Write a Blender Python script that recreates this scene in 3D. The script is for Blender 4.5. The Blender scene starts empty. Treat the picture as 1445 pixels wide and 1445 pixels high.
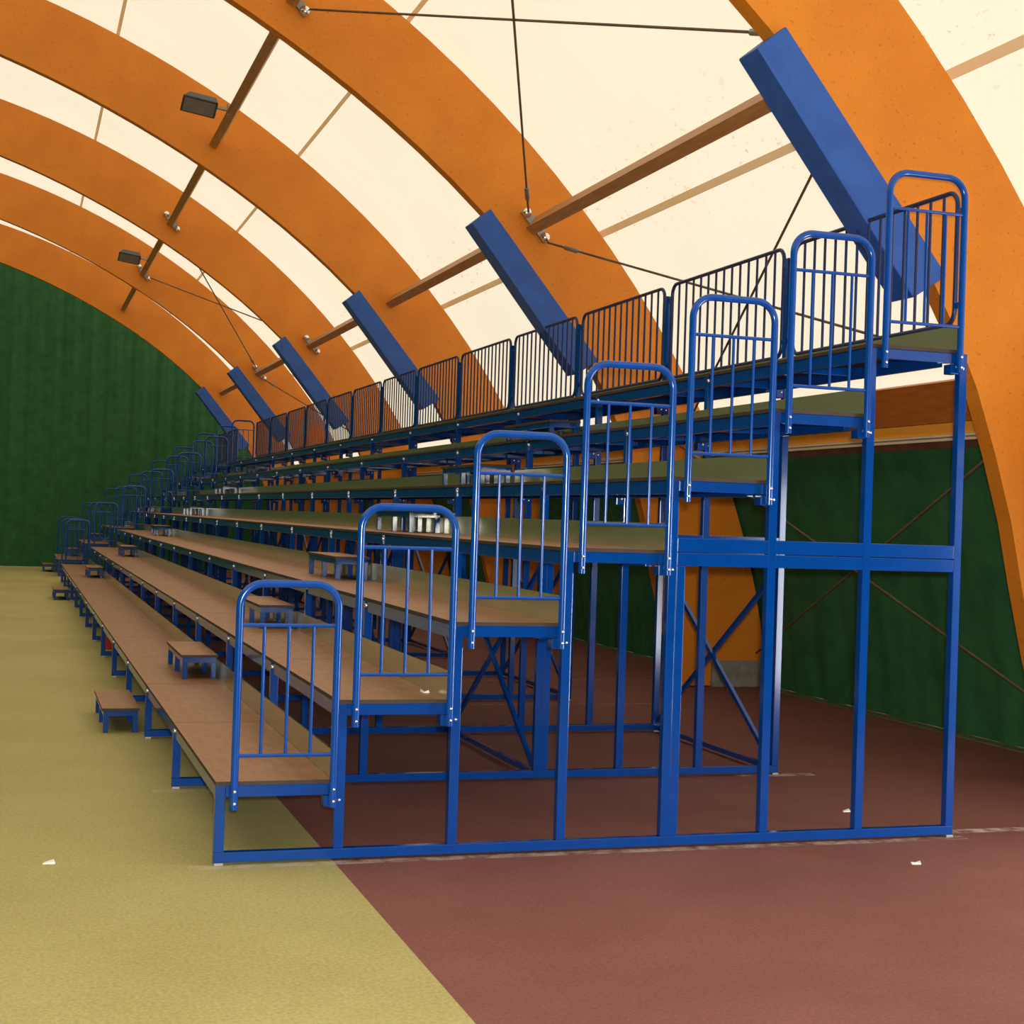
import bpy, bmesh, math, random
from mathutils import Vector, Matrix
random.seed(7)
SC = bpy.context.scene
COL = SC.collection
PI = math.pi

# ------------------------------------------------------------------ dimensions
D = 0.597          # depth of one tier
RISE = 0.40        # height of one tier
L = 2.1176         # length of one bay of the stand
PW = 0.05          # square post
ARCH_S = 6.31      # spacing of the timber arches
ARCH_Y0 = 1.14
ARCH_T = 0.15
XC = -5.0          # centre line of the hall
FLOOR_Z = -0.015
HALL_Y0, HALL_Y1 = -13.0, 36.0
ORD = ['first', 'second', 'third', 'fourth', 'fifth', 'sixth', 'seventh', 'eighth', 'ninth', 'tenth',
       'eleventh', 'twelfth', 'thirteenth', 'fourteenth']

# ------------------------------------------------------------------ materials
def new_mat(name):
    m = bpy.data.materials.new(name); m.use_nodes = True
    nt = m.node_tree
    b = nt.nodes['Principled BSDF']
    return m, nt, b

def N(nt, typ, **kw):
    n = nt.nodes.new(typ)
    for k, v in kw.items():
        if k.startswith('i_'):
            n.inputs[k[2:].replace('_', ' ')].default_value = v
        else:
            setattr(n, k, v)
    return n

def ramp(nt, fac, stops):
    r = nt.nodes.new('ShaderNodeValToRGB')
    e = r.color_ramp.elements
    while len(e) < len(stops): e.new(0.5)
    for i, (p, c) in enumerate(stops):
        e[i].position = p; e[i].color = (*c, 1)
    nt.links.new(fac, r.inputs['Fac'])
    return r.outputs['Color']

def coords(nt, scale=(1, 1, 1), kind='Object'):
    tc = N(nt, 'ShaderNodeTexCoord'); mp = N(nt, 'ShaderNodeMapping')
    mp.inputs['Scale'].default_value = scale
    nt.links.new(tc.outputs[kind], mp.inputs['Vector'])
    return mp.outputs['Vector']

def noise(nt, vec, scale=5, detail=4, rough=0.5):
    n = N(nt, 'ShaderNodeTexNoise')
    n.inputs['Scale'].default_value = scale; n.inputs['Detail'].default_value = detail
    n.inputs['Roughness'].default_value = rough
    nt.links.new(vec, n.inputs['Vector'])
    return n.outputs['Fac']

def mixc(nt, fac, a, b, mode='MIX'):
    m = nt.nodes.new('ShaderNodeMix'); m.data_type = 'RGBA'; m.blend_type = mode
    for s, v in ((0, fac), (6, a), (7, b)):
        if hasattr(v, 'node'): nt.links.new(v, m.inputs[s])
        elif s == 0: m.inputs[0].default_value = v
        else: m.inputs[s].default_value = (*v, 1)
    return m.outputs[2]

def simple(name, base, var=None, rough=0.5, metal=0.0, scale=(1, 1, 1), nscale=6, coat=0.0, spec=0.5, bump=0.0, kind='Object'):
    m, nt, b = new_mat(name)
    v = coords(nt, scale, kind)
    f = noise(nt, v, nscale)
    c = ramp(nt, f, [(0.3, base), (0.7, var or base)])
    nt.links.new(c, b.inputs['Base Color'])
    b.inputs['Roughness'].default_value = rough
    b.inputs['Metallic'].default_value = metal
    b.inputs['Specular IOR Level'].default_value = spec
    b.inputs['Coat Weight'].default_value = coat
    b.inputs['Coat Roughness'].default_value = 0.15
    if bump:
        bp = N(nt, 'ShaderNodeBump'); bp.inputs['Strength'].default_value = bump
        bp.inputs['Distance'].default_value = 0.01
        nt.links.new(f, bp.inputs['Height']); nt.links.new(bp.outputs['Normal'], b.inputs['Normal'])
    return m

M = {}
M['blue'] = simple('blue_paint', (0.0003, 0.043, 0.235), (0.0006, 0.051, 0.27), rough=0.13, nscale=9, spec=0.5)
M['blue_tube'] = simple('blue_gloss_paint', (0.0006, 0.055, 0.30), (0.001, 0.064, 0.34), rough=0.18, nscale=9, spec=0.5)
M['backlit_blue'] = simple('backlit_dark_blue', (0.009, 0.020, 0.085), (0.012, 0.027, 0.105), rough=0.35, nscale=9, spec=0.4)  # stand blue darkened in the colour to give the back guards a backlit look
M['pad'] = simple('blue_vinyl', (0.010, 0.075, 0.36), (0.016, 0.10, 0.44), rough=0.5, nscale=7, bump=0.15)
M['ply'] = simple('brown_film_plywood', (0.28, 0.130, 0.056), (0.38, 0.19, 0.090), rough=0.42, scale=(3, 0.8, 3), nscale=7, kind='Object')
M['ply_edge'] = simple('dark_plywood_edge', (0.030, 0.018, 0.012), (0.05, 0.03, 0.02), rough=0.7)
M['kick'] = simple('bare_sheet_metal', (0.47, 0.46, 0.28), (0.57, 0.56, 0.35), rough=0.22, metal=0.75, scale=(1, 0.6, 4), nscale=5)
M['zinc'] = simple('zinc_plated', (0.75, 0.76, 0.78), (0.9, 0.9, 0.92), rough=0.25, metal=1.0)
M['steel'] = simple('dull_steel', (0.28, 0.27, 0.25), (0.42, 0.40, 0.36), rough=0.5, metal=0.8)
M['rust'] = simple('rusty_cable', (0.14, 0.085, 0.05), (0.22, 0.14, 0.08), rough=0.7, metal=0.3)
M['dark'] = simple('dark_grey_metal', (0.035, 0.032, 0.034), (0.06, 0.055, 0.055), rough=0.5)
M['glass'] = simple('lamp_glass', (0.16, 0.15, 0.14), (0.20, 0.19, 0.18), rough=0.1, spec=0.8)
M['purlin'] = simple('brown_stained_timber', (0.42, 0.19, 0.058), (0.55, 0.27, 0.095), rough=0.55, scale=(6, 0.5, 6), nscale=6)
M['batten'] = simple('pale_batten', (0.42, 0.28, 0.15), (0.5, 0.35, 0.2), rough=0.6, scale=(6, 0.5, 6))
M['eave'] = simple('eave_timber', (0.42, 0.105, 0.012), (0.55, 0.16, 0.02), rough=0.5, scale=(4, 0.6, 4), nscale=7)
M['skirt'] = simple('orange_fascia', (0.93, 0.36, 0.03), (0.97, 0.42, 0.05), rough=0.45, scale=(4, 0.6, 4))
M['cream'] = simple('cream_strip', (0.85, 0.70, 0.45), (0.9, 0.76, 0.5), rough=0.5)
M['brownrail'] = simple('brown_rail', (0.10, 0.035, 0.02), (0.16, 0.06, 0.03), rough=0.5)
M['concrete'] = simple('concrete', (0.19, 0.17, 0.135), (0.30, 0.27, 0.22), rough=0.9, nscale=9, bump=0.3)
M['red'] = simple('red_enamel', (0.50, 0.02, 0.012), (0.6, 0.03, 0.02), rough=0.3)
M['paper'] = simple('white_paper', (0.85, 0.83, 0.78), (0.9, 0.88, 0.84), rough=0.8)

def arch_timber():
    m, nt, b = new_mat('orange_glulam')
    v = coords(nt, (1, 1, 1))
    f1 = noise(nt, v, 1.3, 6, 0.6)
    f2 = noise(nt, coords(nt, (7, 7, 7)), 4, 5, 0.7)
    c1 = ramp(nt, f1, [(0.25, (0.65, 0.185, 0.009)), (0.75, (0.79, 0.265, 0.017))])
    c2 = ramp(nt, f2, [(0.30, (0.45, 0.28, 0.2)), (0.42, (1, 1, 1))])
    nt.links.new(mixc(nt, 0.75, c1, c2, 'MULTIPLY'), b.inputs['Base Color'])
    b.inputs['Roughness'].default_value = 0.5
    b.inputs['Specular IOR Level'].default_value = 0.35
    return m
M['arch'] = arch_timber()

def membrane():
    m = bpy.data.materials.new('cream_membrane'); m.use_nodes = True
    nt = m.node_tree; nt.nodes.clear()
    out = N(nt, 'ShaderNodeOutputMaterial')
    v = coords(nt, (1, 1, 1))
    f = noise(nt, v, 0.6, 3)
    c = ramp(nt, f, [(0.3, (0.965, 0.865, 0.66)), (0.7, (0.985, 0.895, 0.71))])
    # rusty specks in a band low on the slope, as on the real sheet
    sp = noise(nt, coords(nt, (3.0, 2.0, 3.0)), 4.0, 5, 0.7)
    spm = ramp(nt, sp, [(0.60, (0, 0, 0)), (0.70, (1, 1, 1))])
    sepx = N(nt, 'ShaderNodeSeparateXYZ'); nt.links.new(v, sepx.inputs[0])
    band = N(nt, 'ShaderNodeMapRange'); band.inputs['From Min'].default_value = 0.55; band.inputs['From Max'].default_value = 0.0
    sub = N(nt, 'ShaderNodeMath', operation='SUBTRACT'); sub.inputs[1].default_value = 5.05
    nt.links.new(sepx.outputs['Z'], sub.inputs[0])
    ab = N(nt, 'ShaderNodeMath', operation='ABSOLUTE'); nt.links.new(sub.outputs[0], ab.inputs[0])
    nt.links.new(ab.outputs[0], band.inputs['Value'])
    mul = N(nt, 'ShaderNodeMath', operation='MULTIPLY'); nt.links.new(spm, mul.inputs[0]); nt.links.new(band.outputs[0], mul.inputs[1])
    mul2 = N(nt, 'ShaderNodeMath', operation='MULTIPLY'); nt.links.new(mul.outputs[0], mul2.inputs[0]); mul2.inputs[1].default_value = 0.75
    c = mixc(nt, mul2.outputs[0], c, (0.55, 0.25, 0.10))
    tr = N(nt, 'ShaderNodeBsdfTranslucent'); df = N(nt, 'ShaderNodeBsdfDiffuse')
    nt.links.new(c, tr.inputs['Color']); nt.links.new(c, df.inputs['Color'])
    mx = N(nt, 'ShaderNodeMixShader'); mx.inputs[0].default_value = 0.35
    nt.links.new(tr.outputs[0], mx.inputs[1]); nt.links.new(df.outputs[0], mx.inputs[2])
    nt.links.new(mx.outputs[0], out.inputs['Surface'])
    return m
M['membrane'] = membrane()
def strip_mat():
    m = bpy.data.materials.new('seam_tape'); m.use_nodes = True
    nt = m.node_tree; nt.nodes.clear(); out = N(nt, 'ShaderNodeOutputMaterial')
    tr = N(nt, 'ShaderNodeBsdfTranslucent'); df = N(nt, 'ShaderNodeBsdfDiffuse')
    for q in (tr, df): q.inputs['Color'].default_value = (0.92, 0.80, 0.62, 1)
    mx = N(nt, 'ShaderNodeMixShader'); mx.inputs[0].default_value = 0.5
    nt.links.new(tr.outputs[0], mx.inputs[1]); nt.links.new(df.outputs[0], mx.inputs[2]); nt.links.new(mx.outputs[0], out.inputs['Surface'])
    return m
M['strip'] = strip_mat()

def curtain_mat():
    m, nt, b = new_mat('green_curtain')
    f = noise(nt, coords(nt, (1, 1, 1)), 3.0, 6, 0.65)
    c = ramp(nt, f, [(0.3, (0.022, 0.108, 0.038)), (0.7, (0.044, 0.165, 0.060))])
    nt.links.new(c, b.inputs['Base Color'])
    b.inputs['Roughness'].default_value = 0.75
    b.inputs['Specular IOR Level'].default_value = 0.2
    return m
M['curtain'] = curtain_mat()
M['hem'] = simple('curtain_hem', (0.085, 0.10, 0.035), (0.13, 0.14, 0.05), rough=0.9)

def floor_mat():
    m, nt, b = new_mat('court_floor')
    v = coords(nt, (1, 1, 1))
    sx = N(nt, 'ShaderNodeSeparateXYZ'); nt.links.new(v, sx.inputs[0])
    big = noise(nt, v, 0.7, 5, 0.6)
    fine = noise(nt, v, 60, 3, 0.6)
    och = ramp(nt, big, [(0.3, (0.42, 0.355, 0.125)), (0.7, (0.50, 0.435, 0.175))])
    red = ramp(nt, big, [(0.3, (0.20, 0.068, 0.052)), (0.7, (0.26, 0.098, 0.078))])
    edge = N(nt, 'ShaderNodeMath', operation='GREATER_THAN'); edge.inputs[1].default_value = 0.60
    nt.links.new(sx.outputs['X'], edge.inputs[0])
    c = mixc(nt, edge.outputs[0], och, red)
    g = ramp(nt, fine, [(0.3, (0.72, 0.72, 0.72)), (0.7, (1.12, 1.12, 1.12))])
    c = mixc(nt, 0.8, c, g, 'MULTIPLY')
    def strip(axis, pos, half, lo, hi, other):
        s = N(nt, 'ShaderNodeMath', operation='SUBTRACT'); s.inputs[1].default_value = pos
        nt.links.new(sx.outputs[axis], s.inputs[0])
        a = N(nt, 'ShaderNodeMath', operation='ABSOLUTE'); nt.links.new(s.outputs[0], a.inputs[0])
        l = N(nt, 'ShaderNodeMath', operation='LESS_THAN'); l.inputs[1].default_value = half; nt.links.new(a.outputs[0], l.inputs[0])
        s2 = N(nt, 'ShaderNodeMath', operation='SUBTRACT'); s2.inputs[1].default_value = (lo + hi) / 2
        nt.links.new(sx.outputs[other], s2.inputs[0])
        a2 = N(nt, 'ShaderNodeMath', operation='ABSOLUTE'); nt.links.new(s2.outputs[0], a2.inputs[0])
        l2 = N(nt, 'ShaderNodeMath', operation='LESS_THAN'); l2.inputs[1].default_value = (hi - lo) / 2; nt.links.new(a2.outputs[0], l2.inputs[0])
        p = N(nt, 'ShaderNodeMath', operation='MULTIPLY'); nt.links.new(l.outputs[0], p.inputs[0]); nt.links.new(l2.outputs[0], p.inputs[1])
        return p.outputs[0]
    wear_light = ramp(nt, noise(nt, v, 9, 4, 0.7), [(0.40, (0, 0, 0)), (0.62, (1, 1, 1))])
    for args, col, k in [(('Y', 6.10, 0.03, 2.5, 5.2, 'X'), (0.5, 0.32, 0.25), 0.6), (('Y', 8.12, 0.04, 3.0, 6.2, 'X'), (0.5, 0.34, 0.27), 0.5),
                         (('Y', -0.02, 0.045, -0.12, 4.3, 'X'), (0.62, 0.52, 0.42), 0.55), (('Y', 0.14, 0.05, 4.20, 6.2, 'X'), (0.66, 0.55, 0.50), 0.8),  # second strip here is doorway daylight painted into the floor colour
                         (('Y', 2.06, 0.06, -0.12, 0.5, 'X'), (0.62, 0.52, 0.40), 0.5), (('Y', 2.10, 0.05, 3.9, 4.5, 'X'), (0.66, 0.52, 0.45), 0.7)]:
        p = strip(*args)
        mu = N(nt, 'ShaderNodeMath', operation='MULTIPLY'); nt.links.new(p, mu.inputs[0]); nt.links.new(wear_light, mu.inputs[1])
        mk = N(nt, 'ShaderNodeMath', operation='MULTIPLY'); nt.links.new(mu.outputs[0], mk.inputs[0]); mk.inputs[1].default_value = k
        c = mixc(nt, mk.outputs[0], c, col)
    nt.links.new(c, b.inputs['Base Color'])
    b.inputs['Roughness'].default_value = 0.72
    b.inputs['Specular IOR Level'].default_value = 0.3
    bp = N(nt, 'ShaderNodeBump'); bp.inputs['Strength'].default_value = 0.15; bp.inputs['Distance'].default_value = 0.004
    nt.links.new(fine, bp.inputs['Height']); nt.links.new(bp.outputs['Normal'], b.inputs['Normal'])
    return m
M['floor'] = floor_mat()

# ------------------------------------------------------------------ mesh builder
class MB:
    def __init__(self): self.v = []; self.f = []; self.s = []; self.mi = []; self.cur = 0
    def add(self, vs, fs, smooth=False):
        o = len(self.v); self.v += [tuple(p) for p in vs]
        for f in fs: self.f.append([i + o for i in f]); self.s.append(smooth); self.mi.append(self.cur)
        return self
    def box(self, x0, x1, y0, y1, z0, z1, bev=0.0):
        if bev <= 0:
            v = [(x, y, z) for x in (x0, x1) for y in (y0, y1) for z in (z0, z1)]
            f = [(0, 1, 3, 2), (4, 6, 7, 5), (0, 4, 5, 1), (2, 3, 7, 6), (0, 2, 6, 4), (1, 5, 7, 3)]
            return self.add(v, f)
        bm = bmesh.new(); bmesh.ops.create_cube(bm, size=1)
        for p in bm.verts:
            p.co = ((x0 + x1) / 2 + p.co.x * (x1 - x0), (y0 + y1) / 2 + p.co.y * (y1 - y0), (z0 + z1) / 2 + p.co.z * (z1 - z0))
        bmesh.ops.bevel(bm, geom=bm.edges[:], offset=bev, segments=2, profile=0.5, affect='EDGES')
        return self.take(bm)
    def take(self, bm, smooth=False):
        bm.verts.index_update()
        self.add([p.co[:] for p in bm.verts], [[q.index for q in f.verts] for f in bm.faces], smooth); bm.free(); return self
    def tube(self, pts, r, seg=12, caps=True):
        pts = [Vector(p) for p in pts]; n = len(pts); rings = []
        t0 = (pts[1] - pts[0]).normalized()
        a = Vector((0, 0, 1)) if abs(t0.z) < 0.9 else Vector((0, 1, 0))
        nrm = (a - t0 * a.dot(t0)).normalized(); vs = []
        for i, p in enumerate(pts):
            if i == 0: t = t0
            elif i == n - 1: t = (pts[i] - pts[i - 1]).normalized()
            else:
                t = ((pts[i] - pts[i - 1]).normalized() + (pts[i + 1] - pts[i]).normalized()).normalized()
            nrm = (nrm - t * nrm.dot(t)).normalized(); bn = t.cross(nrm)
            for k in range(seg):
                an = 2 * PI * k / seg
                vs.append(p + nrm * (r * math.cos(an)) + bn * (r * math.sin(an)))
        fs = []
        for i in range(n - 1):
            for k in range(seg):
                k2 = (k + 1) % seg
                fs.append((i * seg + k, i * seg + k2, (i + 1) * seg + k2, (i + 1) * seg + k))
        self.add(vs, fs, True)
        if caps:
            self.add(vs[:seg], [tuple(range(seg))[::-1]]); self.add(vs[-seg:], [tuple(range(seg))])
        return self
    def bar(self, a, b, w, h, up=(0, 0, 1)):
        a, b = Vector(a), Vector(b); t = (b - a).normalized(); u = Vector(up)
        if abs(t.dot(u)) > 0.98: u = Vector((0, 1, 0))
        s = t.cross(u).normalized(); u = s.cross(t)
        vs = [p + s * (w / 2 * i) + u * (h / 2 * j) for p in (a, b) for i, j in ((-1, -1), (1, -1), (1, 1), (-1, 1))]
        return self.add(vs, [(0, 3, 2, 1), (4, 5, 6, 7), (0, 1, 5, 4), (1, 2, 6, 5), (2, 3, 7, 6), (3, 0, 4, 7)])
    def prism(self, poly, y0, y1):           # poly in (x, z), extruded along y
        n = len(poly)
        vs = [(x, y0, z) for x, z in poly] + [(x, y1, z) for x, z in poly]
        fs = [tuple(range(n)), tuple(range(2 * n - 1, n - 1, -1))] + [(i, i + n, (i + 1) % n + n, (i + 1) % n) for i in range(n)]
        return self.add(vs, fs)
    def dome(self, c, r, d=(0, -1, 0), flat=0.6, seg=10):
        bm = bmesh.new(); bmesh.ops.create_uvsphere(bm, u_segments=seg, v_segments=6, radius=r)
        d = Vector(d); q = Vector((0, 0, 1)).rotation_difference(d)
        for p in bm.verts:
            w = p.co.copy(); w.z *= flat; p.co = q @ w + Vector(c)
        return self.take(bm, True)
    def lathe(self, prof, seg=20, c=(0, 0, 0)):
        vs = []; fs = []
        for r, z in prof:
            for k in range(seg):
                a = 2 * PI * k / seg; vs.append((c[0] + r * math.cos(a), c[1] + r * math.sin(a), c[2] + z))
        for i in range(len(prof) - 1):
            for k in range(seg):
                k2 = (k + 1) % seg; fs.append((i * seg + k, i * seg + k2, (i + 1) * seg + k2, (i + 1) * seg + k))
        return self.add(vs, fs, True)
    def mesh(self, name, mats):
        me = bpy.data.meshes.new(name); me.from_pydata(self.v, [], self.f)
        me.polygons.foreach_set('use_smooth', self.s)
        for m in (mats if isinstance(mats, (list, tuple)) else [mats]): me.materials.append(m)
        me.polygons.foreach_set('material_index', self.mi)
        bm = bmesh.new(); bm.from_mesh(me); bmesh.ops.recalc_face_normals(bm, faces=bm.faces); bm.to_mesh(me); bm.free()
        me.update(); return me
    def build(self, name, mats, parent=None):
        o = bpy.data.objects.new(name, self.mesh(name, mats)); COL.objects.link(o)
        if parent is not None: o.parent = parent
        return o

def inst(name, me, parent=None, loc=(0, 0, 0), rz=0.0):
    o = bpy.data.objects.new(name, me); COL.objects.link(o)
    o.location = loc; o.rotation_euler.z = rz
    if parent is not None: o.parent = parent
    return o

def tag(o, label, cat, group=None):
    o['label'] = label; o['category'] = cat
    if group: o['group'] = group
    return o

def thing(name, label, cat, loc=(0, 0, 0), rz=0.0, group=None):
    o = bpy.data.objects.new(name, None); COL.objects.link(o)
    o.empty_display_size = 0.1
    o.location = loc; o.rotation_euler.z = rz
    return tag(o, label, cat, group)

def struct(o):
    o['kind'] = 'structure'; return o

def copy_tree(o, parent=None):
    c = o.copy(); COL.objects.link(c)
    if parent is not None: c.parent = parent
    for ch in list(KIDS.get(o.name, [])): 
        copy_tree(ch, c)
    return c
KIDS = {}
def index_kids():
    KIDS.clear()
    for o in COL.objects:
        if o.parent: KIDS.setdefault(o.parent.name, []).append(o)

# ------------------------------------------------------------------ hall profile
C_IN = (8.29115688, 0.89333145, 0.83380627, -0.36088731)
C_OUT = (9.1404831, 1.46780897, 0.04912361, -0.07625558)
def rad(c, ph): return c[0] + c[1] * ph**2 + c[2] * ph**4 + c[3] * ph**6
def p_out(ph, off=0.0):
    s = 1 if ph >= 0 else -1
    r = rad(C_OUT, abs(ph)) + off
    return (XC + r * math.sin(ph), r * math.cos(ph))
def p_in(ph):
    a = abs(ph); s = 1 if ph >= 0 else -1
    if a <= math.radians(80):
        r = rad(C_IN, a); return (XC + s * r * math.sin(a), r * math.cos(a))
    r = rad(C_IN, math.radians(80)); x0, z0 = r * math.sin(math.radians(80)), r * math.cos(math.radians(80))
    t = (a - math.radians(80)) / math.radians(10)
    return (XC + s * (x0 + 0.03 + 0.49 * (0.8 * t + 0.2 * t * t)), z0 * (1 - t))
def ph_at_z(z):
    lo, hi = 0.0, PI / 2
    for _ in range(50):
        m = (lo + hi) / 2
        if p_out(m)[1] > z: lo = m
        else: hi = m
    return lo

# floor, roof membrane, curtains
fl = struct(MB().box(XC - 13.5, 8.6, HALL_Y0 - 0.5, HALL_Y1 + 0.5, FLOOR_Z - 0.12, FLOOR_Z).build('floor', M['floor']))

DOOR_Y0, DOOR_Y1, DOOR_Z = -3.5, -1.7, 2.25
def roof_shell(off, ph0, ph1, n):
    ys = [HALL_Y0, DOOR_Y0, DOOR_Y1, HALL_Y1 + 0.4]
    vs = []; fs = []
    phs = [ph0 + (ph1 - ph0) * i / n for i in range(n + 1)]
    d = ph_at_z(DOOR_Z)
    k = min(range(n + 1), key=lambda i: abs(phs[i] - d)); phs[k] = d
    for y in ys:
        for p in phs:
            x, z = p_out(p, off); vs.append((x, y, z))
    for j in range(3):
        for i in range(n):
            if j == 1 and i >= k: continue
            a = j * (n + 1) + i; fs.append((a, a + 1, a + n + 2, a + n + 1))
    return MB().add(vs, fs, True)
struct(roof_shell(0.10, -PI / 2 + 0.002, PI / 2 - 0.002, 120).build('ceiling', M['membrane']))

def side_curtain(name):
    mb = MB(); vs = []; fs = []; rows = 14; ny = 760
    z_top = 2.47
    ys = [HALL_Y0 + 0.2 + (HALL_Y1 - HALL_Y0 - 0.3) * j / ny for j in range(ny + 1)]
    for y in ys:
        for i in range(rows + 1):
            z = z_top * i / rows
            x, zz = p_out(ph_at_z(max(z, 0.001)), 0.045)
            w = 0.010 * math.sin(y * 9.0 + 1.3 * math.sin(y * 2.1)) + 0.006 * math.sin(y * 21.0 + z)
            vs.append((x + w * (0.35 + 0.65 * (1 - i / rows)), y, z + FLOOR_Z + 0.006))
    for j in range(ny):
        if ys[j + 1] > DOOR_Y0 - 0.05 and ys[j] < DOOR_Y1 + 0.05: continue
        for i in range(rows):
            a = j * (rows + 1) + i; fs.append((a, a + 1, a + rows + 2, a + rows + 1))
    return struct(mb.add(vs, fs, True).build(name, M['curtain']))
side_curtain('wall_right')
# tall green dividing curtain along the court, under the arches on the left
def divider(name, x0):
    zt = p_in(math.atan2(x0 - XC, 8.0))[1] - 0.12
    mb = MB(); vs = []; fs = []; ny = 640; rows = 3
    for j in range(ny + 1):
        y = HALL_Y0 + 0.2 + (HALL_Y1 - HALL_Y0 - 0.4) * j / ny
        for i in range(rows + 1):
            vs.append((x0 + 0.05 * math.sin(y * 7 + 1.2 * math.sin(y * 1.7)) + 0.02 * math.sin(y * 19), y, FLOOR_Z + 0.004 + (zt - FLOOR_Z) * i / rows))
    for j in range(ny):
        for i in range(rows):
            a = j * (rows + 1) + i; fs.append((a, a + 1, a + rows + 2, a + rows + 1))
    return struct(mb.add(vs, fs, True).build(name, M['curtain']))
divider('wall_left', -7.5)
# hem of the side curtain lying on the floor
struct(MB().box(6.80, 6.93, HALL_Y0 + 0.2, DOOR_Y0 - 0.1, FLOOR_Z, FLOOR_Z + 0.012).box(6.80, 6.93, DOOR_Y1 + 0.1, HALL_Y1 - 0.1, FLOOR_Z, FLOOR_Z + 0.012).build('trim_1', M['hem']))
# open doorway in the right wall, behind the photographer's shoulder
df = MB()
for y in (DOOR_Y0, DOOR_Y1): df.bar((7.03, y, FLOOR_Z), (6.50, y, DOOR_Z), 0.08, 0.10, up=(0, 1, 0))
df.bar((6.50, DOOR_Y0 - 0.04, DOOR_Z), (6.50, DOOR_Y1 + 0.04, DOOR_Z), 0.10, 0.08)
struct(df.build('door_1', M['dark']))

def end_wall(name, y, mat, zmax=None, folds=True):
    mb = MB(); vs = []; fs = []; nx = 420; rows = 2
    x0, x1 = p_out(-PI / 2 + 0.01)[0] , p_out(PI / 2 - 0.01)[0]
    # height of the vault at x
    tab = [p_out(-PI / 2 + PI * k / 600, 0.09) for k in range(601)]
    def top(x):
        for a, b in zip(tab, tab[1:]):
            if a[0] <= x <= b[0]:
                t = (x - a[0]) / max(1e-9, b[0] - a[0]); return a[1] + t * (b[1] - a[1])
        return 0.02
    for i in range(nx + 1):
        x = x0 + (x1 - x0) * i / nx; h = max(top(x), 0.05)
        if zmax: h = min(h, zmax)
        d = (0.03 * math.sin(x * 11 + 1.5 * math.sin(x * 1.7)) + 0.015 * math.sin(x * 27)) if folds else 0
        for j in range(rows + 1): vs.append((x, y + d, FLOOR_Z + 0.004 + (h - FLOOR_Z) * j / rows))
    for i in range(nx):
        for j in range(rows):
            a = i * (rows + 1) + j; fs.append((a, a + 1, a + rows + 2, a + rows + 1))
    mb.add(vs, fs, True); return struct(mb.build(name, mat))
end_wall('wall_back', HALL_Y1, M['curtain'])
end_wall('wall_front', HALL_Y0, M['curtain'])

# ------------------------------------------------------------------ arches
def make_arch(k):
    y = ARCH_Y0 + k * ARCH_S
    where = ['nearest arch, beside the near end of the stand', 'second arch from the near end', 'third arch from the near end',
             'fourth arch from the near end', 'fifth arch from the near end', 'last arch, in front of the green end curtain'][k]
    t = thing('timber_arch', 'orange glued timber roof arch, ' + where, 'arch', (6.4, y, FLOOR_Z), 0, 'timber roof arches')
    n = 72; poly = []
    phs = [-PI / 2 + PI * i / n for i in range(n + 1)]
    poly = [p_out(p) for p in phs] + [p_in(p) for p in reversed(phs)]
    mb = MB(); nn = len(poly)
    vs = [(x - 6.4, yy, z - (FLOOR_Z if False else 0)) for yy in (0, ARCH_T) for x, z in poly]
    fs = []
    m = n + 1
    for i in range(n):
        a, b, c, d = i, i + 1, nn - 2 - i, nn - 1 - i
        fs.append((a, b, c, d)); fs.append((d + nn, c + nn, b + nn, a + nn))
        fs.append((a, a + nn, b + nn, b)); fs.append((d, c, c + nn, d + nn))
    fs.append((0, nn - 1, 2 * nn - 1, nn)); fs.append((n, n + nn, n + 1 + nn, n + 1))
    mb.add(vs, fs); mb.build('arch_beam', M['arch'], t)
    # padded blue cover strapped along the inner edge above the stand
    a = Vector((3.36, 0, 4.755)); b = Vector((4.55, 0, 3.27)); u = Vector((0.20, 0, 0.165))
    pb = MB(); bm = bmesh.new()
    q = [a, b, b + Vector((0.25, 0, 0.165)), a + u]
    q = [Vector((p.x - 6.4, 0, p.z)) for p in q]
    vsb = [bm.verts.new((p.x, yy, p.z)) for yy in (-0.06, ARCH_T + 0.06) for p in q]
    for f in ((0, 1, 2, 3), (7, 6, 5, 4), (0, 4, 5, 1), (1, 5, 6, 2), (2, 6, 7, 3), (3, 7, 4, 0)): bm.faces.new([vsb[i] for i in f])
    bmesh.ops.recalc_face_normals(bm, faces=bm.faces)
    bmesh.ops.bevel(bm, geom=bm.edges[:], offset=0.012, segments=2, profile=0.5, affect='EDGES')
    pb.take(bm)
    pd = pb.build('edge_pad', M['pad'], t); pd['label'] = 'blue padded cover on the inner edge of the arch'
    # bracket plates where the purlins land
    for nm, (px, pz), on in (('upper', (1.48, 6.82), k in (1, 3, 4)), ('lower', (4.06, 4.80), k in (1, 3, 4))):
        if not on: continue
        br = MB()
        dirv = Vector((0.62, 0, -0.78)) if nm == 'upper' else Vector((0.66, 0, -0.75))
        c = Vector((px - 6.4, -0.02, pz))
        br.bar(c - dirv * 0.20, c + dirv * 0.20, 0.04, 0.09, up=(0, 1, 0) if False else (0.75, 0, 0.66))
        p = br.build('purlin_bracket', M['steel'], t); p['label'] = 'grey steel bracket plate'
        for s in (-1, 1):
            bo = MB().dome(c + dirv * (0.16 * s) + Vector((0, -0.035, 0)), 0.055, (0, -1, 0), 0.8, 12).build('bolt', M['zinc'], p)
    for s in (1, -1):
        px0, px1 = (6.24, 6.99)
        q0, q1 = (px0, px1) if s > 0 else (2 * XC - px1, 2 * XC - px0)
        pl = MB().box(q0 - 6.4, q1 - 6.4, -0.05, 0.45, 0.0, 0.285, 0.012).build('plinth', M['concrete'], t)
        pl['label'] = 'grey concrete footing of the arch'
    return t
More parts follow.
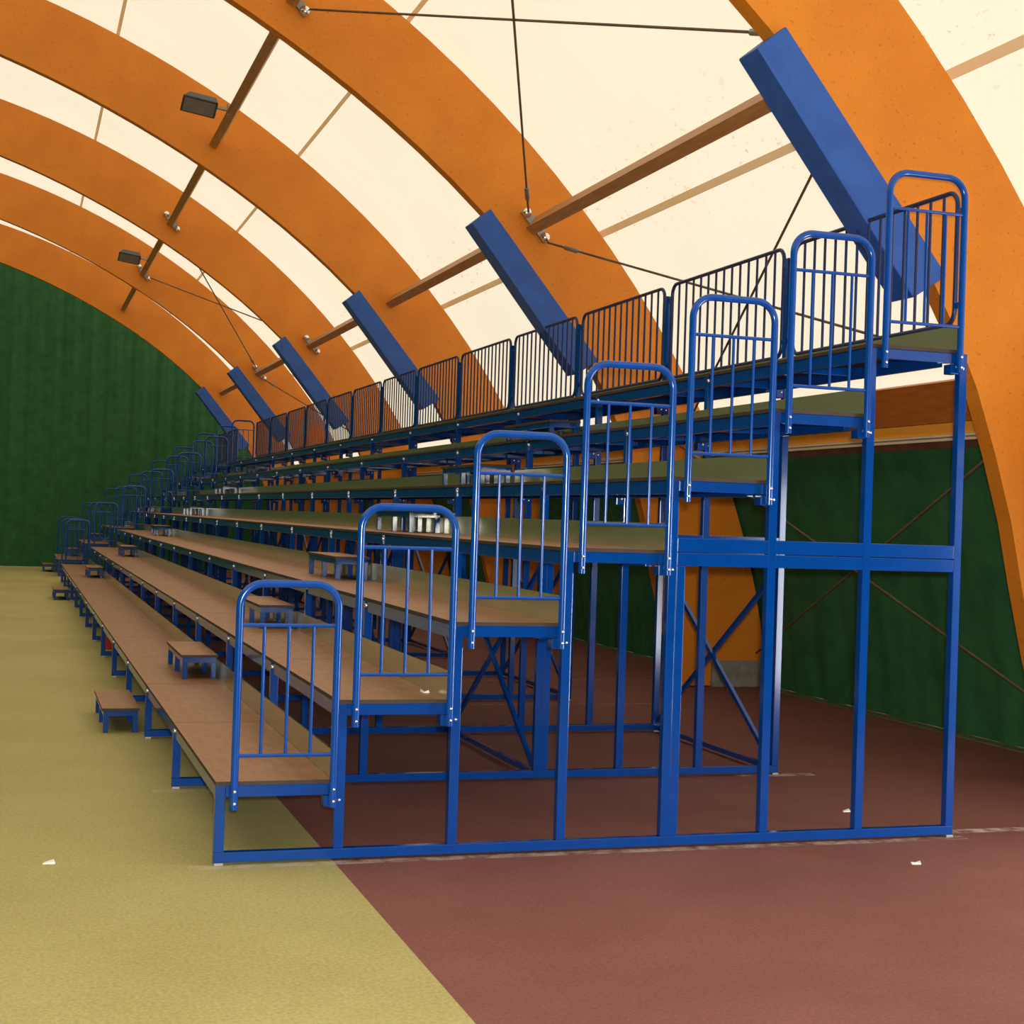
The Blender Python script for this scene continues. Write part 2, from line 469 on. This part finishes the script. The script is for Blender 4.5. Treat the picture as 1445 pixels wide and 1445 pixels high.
ARCHES = [make_arch(k) for k in range(6)]
for a in ARCHES:
    for ch in a.children: ch.location.z = -FLOOR_Z if ch.name.startswith(('arch_beam', 'edge_pad', 'purlin_bracket')) else 0
AY = [ARCH_Y0 + k * ARCH_S for k in range(6)]
BAYN = ['nearest roof bay', 'second roof bay', 'third roof bay', 'fourth roof bay', 'fifth roof bay']

# purlins, roof battens, eave beams
for k in range(5):
    y0, y1 = AY[k] + ARCH_T + 0.003, AY[k + 1] - 0.003
    for (x, z), d, nm in (((1.48, 6.82), (0.52, 0.85), 'upper'), ((4.06, 4.80), (0.66, 0.75), 'lower')):
        o = MB().bar((0, 0, 0), (0, y1 - y0, 0), 0.11, 0.17, up=(d[0], 0, d[1])).build('roof_purlin', M['purlin'])
        o.location = (x, y0, z)
        tag(o, 'brown timber purlin between two arches, ' + nm + ' of the two in the ' + BAYN[k], 'purlin', 'roof purlins')
for ph_x, w, nm in ((4.80, 0.075, 'lowest pale seam strip along the cream roof sheet, just below the lower purlins'),
                    (2.62, 0.05, 'middle pale seam strip along the cream roof sheet, between the two purlin lines'),
                    (0.09, 0.05, 'highest pale seam strip along the cream roof sheet, above the upper purlins')):
    lo, hi = 0, PI / 2
    for _ in range(50):
        m = (lo + hi) / 2
        if p_out(m)[0] < ph_x: lo = m
        else: hi = m
    x, z = p_out(lo, 0.085); n = Vector((math.sin(lo), 0, math.cos(lo)))
    o = MB().bar((0, 0, 0), (0, AY[5] + 2.5 - (AY[0] - 2), 0), w, 0.004, up=n).build('seam_strip', M['strip'])
    o.location = (x, AY[0] - 2, z); tag(o, nm, 'strip', 'roof seam strips')

def strip_prism(z0, z1, off0, off1):
    a0, a1 = ph_at_z(z0), ph_at_z(z1)
    return [p_out(a0, off0), p_out(a1, off0), p_out(a1, off1), p_out(a0, off1)]
edges = [-6.0] + AY + [HALL_Y1 - 0.25]
EN = ['on the right, in front of the nearest arch', 'over the green curtain, between the two nearest arches', 'between the second and third arches',
      'between the third and fourth arches', 'between the fourth and fifth arches', 'between the last two arches', 'between the last arch and the green end curtain']
for k in range(7):
    y0 = edges[k] + (ARCH_T + 0.004 if k > 0 else 0); y1 = edges[k + 1] - 0.004; ln = y1 - y0
    t = thing('eave_beam', 'orange timber eave beam low on the right side, ' + EN[k], 'beam', (6.0, y0, 2.62), 0, 'eave beams')
    def part(nm, z0, z1, o0, o1, mat, lab=None):
        p = [(x - 6.0, z - 2.62) for x, z in strip_prism(z0, z1, o0, o1)]
        o = MB().prism(p, 0, ln).build(nm, mat, t)
        if lab: o['label'] = lab
    part('beam', 2.655, 2.96, -0.16, -0.02, M['eave'])
    part('fascia', 2.565, 2.650, -0.165, -0.01, M['skirt'], 'bright orange fascia strip')
    part('strip', 2.547, 2.563, -0.18, -0.01, M['cream'], 'cream strip')
    part('strip', 2.515, 2.535, -0.18, -0.01, M['cream'], 'cream strip')
    part('rail', 2.455, 2.512, -0.165, -0.005, M['brownrail'], 'dark brown curtain rail')

# bracing cables (nearest bay and the bay before the last)
def cable(a, b, r, label):
    a, b = Vector(a), Vector(b)
    mb = MB(); mb.tube([(0, 0, 0), b - a], r, 8)
    t = thing('bracing_cable', label, 'cable', a, 0, 'bracing cables')
    mb.build('wire', M['rust'], t)
    tb = MB(); d = (b - a).normalized(); tb.tube([d * 0.35, d * 0.60], r * 2.2, 8); tb.build('turnbuckle', M['steel'], t)
for k, rr, nm in ((0, 0.011, 'nearest braced bay'), (3, 0.012, 'far braced bay')):
    yA, yB = AY[k] + ARCH_T + 0.02, AY[k + 1] - 0.03
    P1A, P1B = (1.60, yA, 6.72), (1.60, yB, 6.72)
    P2A, P2B = (4.18, yA, 4.62), (3.98, yB, 4.90)
    EA, EB = (5.75, yA, 2.60), (5.75, yB, 2.60)
    FA, FB = (6.62, yA, 0.10), (6.74, yB - 0.05, 0.36)
    cable(P2B, P1A, rr, 'thin cable from the lower purlin bracket up to the roof, ' + nm)
    cable((3.90, yA, 4.97), P1B, rr, 'thin cable crossing the upper roof towards the far side, ' + nm)
    cable((4.20, yB, 4.63), (5.72, yA, 2.80), rr, 'thin cable slanting from the purlin bracket down towards the viewer, ' + nm)
    cable(EB, P2A, rr, 'thin cable rising over the cream roof sheet towards the viewer, ' + nm)
    cable(FB, EA, rr, 'dark bracing cable rising towards the viewer in front of the green curtain, ' + nm)
    cable(EB, FA, rr, 'pale bracing cable falling towards the viewer in front of the green curtain, ' + nm)

# floodlights hung under the upper purlin
def floodlight(y, label):
    t = thing('floodlight', label, 'floodlight', (1.48, y, 6.82), 0, 'floodlights on the upper purlin')
    b = MB(); bm = bmesh.new()
    # tapering housing, mouth towards -x and down
    q = Matrix.Rotation(math.radians(8), 3, 'Y') @ Matrix.Rotation(math.radians(-38), 3, 'X')
    front = [(-0.25, -0.13, -0.07), (-0.25, 0.13, -0.07), (0.20, 0.13, -0.07), (0.20, -0.13, -0.07)]
    back = [(-0.17, -0.09, 0.09), (-0.17, 0.09, 0.09), (0.17, 0.09, 0.09), (0.17, -0.09, 0.09)]
    off = Vector((-0.40, 0, 0.04))
    vs = [bm.verts.new(q @ Vector(p) + off) for p in front + back]
    for f in ((0, 1, 2, 3), (7, 6, 5, 4), (0, 4, 5, 1), (1, 5, 6, 2), (2, 6, 7, 3), (3, 7, 4, 0)): bm.faces.new([vs[i] for i in f])
    bmesh.ops.recalc_face_normals(bm, faces=bm.faces)
    bmesh.ops.bevel(bm, geom=bm.edges[:], offset=0.015, segments=2, profile=0.5, affect='EDGES')
    b.take(bm); b.build('housing', M['dark'], t)
    g = MB(); vsq = [q @ Vector(p) + off for p in [(-0.22, -0.10, -0.078), (-0.22, 0.10, -0.078), (0.17, 0.10, -0.078), (0.17, -0.10, -0.078)]]
    vsq += [p + q @ Vector((0, 0, 0.012)) for p in vsq]
    g.add(vsq, [(0, 1, 2, 3), (7, 6, 5, 4), (0, 4, 5, 1), (1, 5, 6, 2), (2, 6, 7, 3), (3, 7, 4, 0)])
    g.build('lens', M['glass'], t)
    br = MB(); br.bar((-0.20, 0, 0.02), (-0.05, 0, 0.0), 0.05, 0.03); br.box(-0.075, -0.055, -0.05, 0.05, -0.08, 0.08)
    br.build('mounting_arm', M['steel'], t)
floodlight(12.0, 'dark grey floodlight hung on the purlin in front of the third arch')
floodlight(24.6, 'smaller looking dark floodlight on the purlin in front of the fifth arch')

# ------------------------------------------------------------------ stand: shared meshes
ME = {}
def deck_z(n): return RISE * n
def beam_top(n): return RISE * n - 0.0205
PH = [beam_top(n + 1) for n in range(7)] + [beam_top(7)]
def bx(name, mat, *a, bev=0.003): return MB().box(*a, bev).mesh(name, mat)
ME['base_beam'] = bx('base_beam', M['blue'], 0, 7 * D + PW, 0, PW, 0, 0.05)
for n in range(8): ME['post%d' % n] = bx('post', M['blue'], n * D, n * D + PW, 0.0005, PW - 0.0005, 0.05, PH[n])
ME['post_long'] = bx('post', M['blue'], 7 * D, 7 * D + PW, 0.0005, PW - 0.0005, 0.05, deck_z(7) + 0.86)
ME['post_extra'] = bx('post', M['blue'], 4 * D + PW, 4 * D + 2 * PW, 0.0005, PW - 0.0005, 0.05, 1.515)
for n in range(1, 8): ME['beam%d' % n] = bx('deck_beam', M['blue'], (n - 1) * D + PW, n * D, 0.004, PW - 0.004, beam_top(n) - 0.058, beam_top(n))
ME['mid_low'] = bx('cross_beam', M['blue'], 4 * D + PW, 7 * D, 0.002, PW - 0.002, 1.516, 1.588)
ME['mid_high'] = bx('cross_beam', M['blue'], 4 * D + PW, 7 * D, 0.002, PW - 0.002, 1.592, 1.668)
ME['bracket'] = bx('bracket', M['blue'], -0.055, 0.0, 0.006, PW + 0.03, -0.118, -0.062)
ME['foot'] = bx('foot', M['steel'], 0.002, 0.048, -0.01, 0.06, FLOOR_Z, 0.0, bev=0.002)
ME['bolt'] = MB().dome((0, 0, 0), 0.0095, (0, -1, 0), 0.75, 8).mesh('bolt', M['zinc'])
ME['bolt_big'] = MB().dome((0, 0, 0), 0.016, (0, -1, 0), 0.8, 8).mesh('bolt', M['zinc'])

def support_frame(y, end, label, group):
    t = thing('support_frame', label, 'stand frame', (0, y, 0), 0, group)
    inst('base_beam', ME['base_beam'], t)
    for n in range(8):
        inst('post', ME['post_long'] if (n == 7 and not end) else ME['post%d' % n], t)
    inst('post', ME['post_extra'], t)
    for n in range(1, 8): inst('deck_beam', ME['beam%d' % n], t)
    inst('cross_beam', ME['mid_low'], t); inst('cross_beam', ME['mid_high'], t)
    for n in (0, 7): inst('foot', ME['foot'], t, (n * D, 0, 0))
    for n in range(1, 8):
        b = inst('bracket', ME['bracket'], t, (n * D, 0, beam_top(n)))
        inst('bolt', ME['bolt'], b, (-0.018, 0.005, -0.078)); inst('bolt', ME['bolt'], b, (0.022, -0.001, -0.085))
        if not end:
            for s in (0.010, 0.066): inst('bolt', ME['bolt_big'], b, (s - D, 0.0, -0.032))
    return t

# deck module
DL = L - 0.008
ME['board'] = None
mb = MB(); mb.cur = 0
mb.add([(0.0, 0, 0), (D - 0.02, 0, 0), (D - 0.02, DL, 0), (0.0, DL, 0)], [(0, 1, 2, 3)])
mb.cur = 1
z = -0.02
mb.add([(0, 0, 0), (D - 0.02, 0, 0), (D - 0.02, DL, 0), (0, DL, 0), (0, 0, z), (D - 0.02, 0, z), (D - 0.02, DL, z), (0, DL, z)],
       [(0, 4, 5, 1), (1, 5, 6, 2), (2, 6, 7, 3), (3, 7, 4, 0), (4, 7, 6, 5)])
ME['board'] = mb.mesh('board', [M['ply'], M['ply_edge']])
ME['toe'] = bx('toe_board', M['kick'], D - 0.019, D - 0.009, 0, L - 0.0006, -0.02, 0.145, bev=0.0)
ME['front_beam'] = bx('front_beam', M['blue'], 0.01, 0.05, PW + 0.004, L - 0.004, -0.095, -0.0215)
ME['rear_beam'] = bx('rear_beam', M['blue'], D - 0.10, D - 0.06, PW + 0.034, L - 0.034, -0.095, -0.0215)
ME['joist'] = bx('joist', M['blue'], 0.05, D - 0.10, L / 2 - 0.02, L / 2 + 0.02, -0.075, -0.0215)
def deck(n, y, label, group):
    t = thing('deck_panel', label, 'deck', ((n - 1) * D, y, deck_z(n)), 0, group)
    inst('board', ME['board'], t)
    k = inst('toe_board', ME['toe'], t); k['label'] = 'bare metal toe board along the back edge'
    inst('front_beam', ME['front_beam'], t); inst('rear_beam', ME['rear_beam'], t); inst('joist', ME['joist'], t)
    return t

# end guard (hoop) in the x-z plane
def hoop_path(x0, x1, zb, zt, r, y=0.0):
    pts = [(x0, y, zb)]
    for i in range(9):
        a = PI - (PI / 2) * i / 8; pts.append((x0 + r + r * math.cos(a), y, zt - r + r * math.sin(a)))
    for i in range(9):
        a = PI / 2 - (PI / 2) * i / 8; pts.append((x1 - r + r * math.cos(a), y, zt - r + r * math.sin(a)))
    pts.append((x1, y, zb)); return pts
EX0, EX1 = 0.088, 0.582
ME['hoop'] = MB().tube(hoop_path(EX0, EX1, -0.135, 0.982, 0.115), 0.0195, 14).mesh('hoop', M['blue_tube'])
def rod(a, b, r): return MB().tube([a, b], r, 8).mesh('rod', M['blue_tube'])
ME['rail_top'] = rod((EX0, 0, 0.775), (EX1, 0, 0.775), 0.0095)
ME['rail_low'] = rod((EX0, 0, 0.130), (EX1, 0, 0.130), 0.0095)
ME['ebar'] = rod((0, 0, 0.130), (0, 0, 0.775), 0.0085)
def end_guard(n, y, sgn, label, group):
    t = thing('end_guard', label, 'guard rail', ((n - 1) * D, y, deck_z(n)), 0, group)
    inst('hoop', ME['hoop'], t); inst('cross_rail', ME['rail_top'], t); inst('cross_rail', ME['rail_low'], t)
    for i in range(3): inst('bar', ME['ebar'], t, (EX0 + (EX1 - EX0) * (i + 1) / 4, 0, 0))
    for x in (EX0, EX1):
        for z in (-0.045, -0.105): inst('bolt', ME['bolt'], t, (x, -0.0185 * sgn, z), 0 if sgn > 0 else PI)
    return t

# back guard panel along y
def loop_path(y0, y1, z0, z1, r):
    pts = []
    for (cy, cz, a0) in ((y1 - r, z1 - r, PI / 2), (y1 - r, z0 + r, 0), (y0 + r, z0 + r, -PI / 2), (y0 + r, z1 - r, -PI)):
        for i in range(7):
            a = a0 - (PI / 2) * i / 6; pts.append((0, cy + r * math.cos(a), cz + r * math.sin(a)))
    pts.append(pts[0]); return pts
GY0, GY1, GZ0, GZ1 = 0.105, L - 0.055, 0.165, 0.945
ME['gframe'] = MB().tube(loop_path(GY0, GY1, GZ0, GZ1, 0.085), 0.0145, 10).mesh('guard_frame', M['backlit_blue'])
ME['gbar'] = MB().tube([(0, 0, GZ0), (0, 0, GZ1)], 0.0092, 6).mesh('bar', M['backlit_blue'])
ME['clamp'] = MB().box(-0.012, 0.012, -0.062, 0.0, -0.018, 0.018, 0.003).mesh('clamp', M['blue'])
def back_guard(y, label, group):
    t = thing('back_guard', label, 'guard rail', (7 * D + PW / 2, y, deck_z(7)), 0, group)
    inst('guard_frame', ME['gframe'], t)
    nb = 13
    for i in range(nb): inst('bar', ME['gbar'], t, (0, GY0 + (GY1 - GY0) * (i + 1) / (nb + 1), 0))
    for yy in (GY0, GY1 + 0.062 - 0.004):
        for z in (0.27, 0.82): inst('clamp', ME['clamp'], t, (0, yy, z))
    return t

# step box
SL, SW, SH = 1.22, 0.285, 0.19
mb = MB()
mb.add([(0, 0, SH), (SW, 0, SH), (SW, SL, SH), (0, SL, SH)], [(0, 1, 2, 3)]); mb.cur = 1
mb.add([(0, 0, SH), (SW, 0, SH), (SW, SL, SH), (0, SL, SH), (0, 0, SH - .02), (SW, 0, SH - .02), (SW, SL, SH - .02), (0, SL, SH - .02)],
       [(0, 4, 5, 1), (1, 5, 6, 2), (2, 6, 7, 3), (3, 7, 4, 0), (4, 7, 6, 5)])
ME['tread'] = mb.mesh('tread', [M['ply'], M['ply_edge']])
ap = MB()
for x0, x1, y0, y1 in ((0.012, SW - 0.012, 0.012, 0.042), (0.012, SW - 0.012, SL - 0.042, SL - 0.012), (0.012, 0.042, 0.042, SL - 0.042), (SW - 0.042, SW - 0.012, 0.042, SL - 0.042)):
    ap.box(x0, x1, y0, y1, SH - 0.062, SH - 0.0205)
ME['apron'] = ap.mesh('apron', M['blue'])
ME['leg'] = bx('leg', M['blue'], -0.02, 0.02, -0.02, 0.02, 0.001, SH - 0.0625, bev=0.002)
def step_box(n, y, label, group, ground=False):
    x = n * D - SW - 0.025 if n > 0 else -0.015 - SW
    t = thing('step_box', label, 'step', (x, y, deck_z(n) if n else FLOOR_Z), 0, group)
    inst('tread', ME['tread'], t); inst('apron', ME['apron'], t)
    for xx in (0.032, SW - 0.032):
        for yy in (0.032, SL / 2, SL - 0.032): inst('leg', ME['leg'], t, (xx, yy, 0))
    return t

# ------------------------------------------------------------------ stand: assembly
TIER = ['lowest', 'second', 'third', 'fourth', 'fifth', 'sixth', 'top']
def block(y0, nb, main):
    who = 'long stand' if main else 'short far stand'
    for j in range(nb + 1):
        end = j in (0, nb)
        if j == 0: lab = 'blue stepped steel support frame closing the near end of the ' + who
        elif j == nb: lab = 'blue stepped steel support frame closing the far end of the ' + who
        else: lab = 'blue stepped steel support frame, %s from the near end of the %s' % (ORD[j], who)
        support_frame(y0 + j * L, end, lab, 'support frames of the ' + who)
    for n in range(1, 8):
        for j in range(nb):
            deck(n, y0 + j * L + (0.0 if j else 0.0), 'brown deck panel, %s tier, %s bay from near end of the %s' % (TIER[n - 1], ORD[j], who),
                 'deck panels of the ' + who)
        for e, yy, sg in (('near', y0 - 0.0215, 1), ('far', y0 + nb * L + PW + 0.0520, -1)):
            end_guard(n, yy, sg, 'blue hoop guard, %s tier, %s end of the %s' % (TIER[n - 1], e, who), 'hoop guards of the ' + who)
    for j in range(nb):
        back_guard(y0 + j * L, 'dark barred guard behind the top tier, %s bay from near end of %s' % (ORD[j], who), 'barred back guards of the ' + who)
    # longitudinal x-bracing
    for pl, pn in ((4, 'mid'), (7, 'back')):
        for j in range(1, nb, 2):
            t = thing('cross_brace', 'blue cross brace under the decks, %s post line, %s bay of the %s' % (pn, ORD[j], who), 'brace',
                      (pl * D + PW / 2, y0 + j * L + PW, 0), 0, 'cross braces of the ' + who)
            w = L - PW
            zz = 1.45
            MB().bar((-0.016, 0.003, 0.08), (-0.016, w - 0.003, zz), 0.026, 0.036).build('diagonal', M['blue'], t)
            MB().bar((0.016, 0.003, zz), (0.016, w - 0.003, 0.08), 0.026, 0.036).build('diagonal', M['blue'], t)
            MB().box(-0.018, 0.018, 0.002, w - 0.002, 0.008, 0.045).build('tie', M['blue'], t)
STAND2 = 30.4
block(0.0, 13, True)
block(STAND2, 2, False)
ON = ['on the ochre floor before the lowest tier', 'on the lowest tier', 'on the second tier', 'on the third tier', 'on the fourth tier', 'on the fifth tier', 'on the sixth tier']
for y, nm, gr in ((4.55, 'nearest aisle of the long stand', 'step boxes in the nearest aisle'), (4.55 + 8 * L - 0.25, 'far aisle of the long stand', 'step boxes in the far aisle'),
                  (STAND2 + L + 0.45, 'aisle of the short far stand', 'step boxes of the far stand')):
    for n in range(7):
        step_box(n, y, 'step box %s, %s' % (ON[n], nm), gr)

# ------------------------------------------------------------------ small things
t = thing('red_canister', 'small red canister standing under the lowest tier', 'canister', (0.17, 11.6, FLOOR_Z), 0)
MB().lathe([(0.0, 0), (0.062, 0), (0.07, 0.012), (0.07, 0.22), (0.055, 0.26), (0.025, 0.28), (0.0, 0.285)]).build('body', M['red'], t)
MB().lathe([(0.0, 0.28), (0.022, 0.28), (0.022, 0.32), (0.0, 0.325)]).build('cap', M['dark'], t)
def scrap(name, label, loc, pts):
    mb = MB(); n = len(pts)
    vs = [(x, y, 0.0005) for x, y in pts] + [(x * 0.96, y * 0.96, 0.004 + 0.006 * ((i * 7) % 3)) for i, (x, y) in enumerate(pts)]
    mb.add(vs, [tuple(range(n))[::-1], tuple(range(n, 2 * n))] + [(i, (i + 1) % n, (i + 1) % n + n, i + n) for i in range(n)])
    o = mb.build(name, M['paper']); o.location = loc
    return tag(o, label, 'litter', 'scraps of paper')
scrap('paper_scrap', 'white paper scrap lying on the second tier deck by its end guard', (1.12, 0.30, deck_z(2)), [(-.008, -.03), (.025, -.03), (.025, -.02), (0.006, -.012), (0.003, .04), (-.01, .03)])
scrap('paper_scrap', 'tiny white scrap on the red floor in front of the end frame', (3.61, -0.58, FLOOR_Z), [(-.03, -.012), (.02, -.018), (.03, .006), (.0, .018), (-.025, .012)])
scrap('paper_scrap', 'tiny white scrap on the red floor just behind the end frame', (4.0, 0.80, FLOOR_Z), [(-.03, -.02), (.02, -.025), (.025, .01), (-.01, .02)])
scrap('paper_scrap', 'small white scrap on the ochre floor at the left', (-0.77, 0.20, FLOOR_Z), [(-.03, -.02), (.03, -.025), (.025, .02), (-.02, .02)])

# ------------------------------------------------------------------ camera
F = 2143.45; yaw, pitch, roll = 0.31490, 0.0040, 0.0327
fw = Vector((math.sin(yaw) * math.cos(pitch), math.cos(yaw) * math.cos(pitch), math.sin(pitch)))
r0 = fw.cross(Vector((0, 0, 1))).normalized(); u0 = r0.cross(fw)
rr = math.cos(roll) * r0 + math.sin(roll) * u0; uu = -math.sin(roll) * r0 + math.cos(roll) * u0
cam = bpy.data.cameras.new('camera'); co = bpy.data.objects.new('camera', cam); COL.objects.link(co)
R = Matrix((rr, uu, -fw)).transposed().to_4x4()
CAMLOC = Vector((-0.97320, -7.5522, 1.7457))
co.matrix_world = Matrix.Translation(CAMLOC) @ R
cam.sensor_fit = 'HORIZONTAL'; cam.sensor_width = 36.0; cam.lens = F / 1445 * 36.0
cam.clip_start = 0.05; cam.clip_end = 200
SC.camera = co

# ------------------------------------------------------------------ light: daylight through the sheet, and the photographer's flash
w = bpy.data.worlds.new('sky'); SC.world = w; w.use_nodes = True
bg = w.node_tree.nodes['Background']
bg.inputs['Color'].default_value = (1.0, 0.985, 0.96, 1); bg.inputs['Strength'].default_value = 1.42
fl_d = bpy.data.lights.new('camera_flash', 'SPOT'); fl_d.energy = 1900; fl_d.shadow_soft_size = 0.04
fl_d.spot_size = math.radians(75); fl_d.spot_blend = 0.6; fl_d.color = (1.0, 0.97, 0.92)
fo = bpy.data.objects.new('camera_flash', fl_d); COL.objects.link(fo)
fo.matrix_world = Matrix.Translation(CAMLOC + uu * 0.09 + rr * 0.03) @ R

dl = bpy.data.lights.new('door_daylight', 'AREA'); dl.shape = 'RECTANGLE'; dl.size = 2.2; dl.size_y = DOOR_Y1 - DOOR_Y0 - 0.1; dl.energy = 260
dl.color = (0.95, 0.97, 1.0)
do = bpy.data.objects.new('door_daylight', dl); COL.objects.link(do)
do.rotation_euler = (0, math.radians(90), 0); do.location = (7.15, (DOOR_Y0 + DOOR_Y1) / 2, 1.10)
SC.view_settings.view_transform = 'Standard'; SC.view_settings.look = 'None'
SC.view_settings.gamma = 1.0; SC.view_settings.use_curve_mapping = False
SC.view_settings.exposure = 0.0
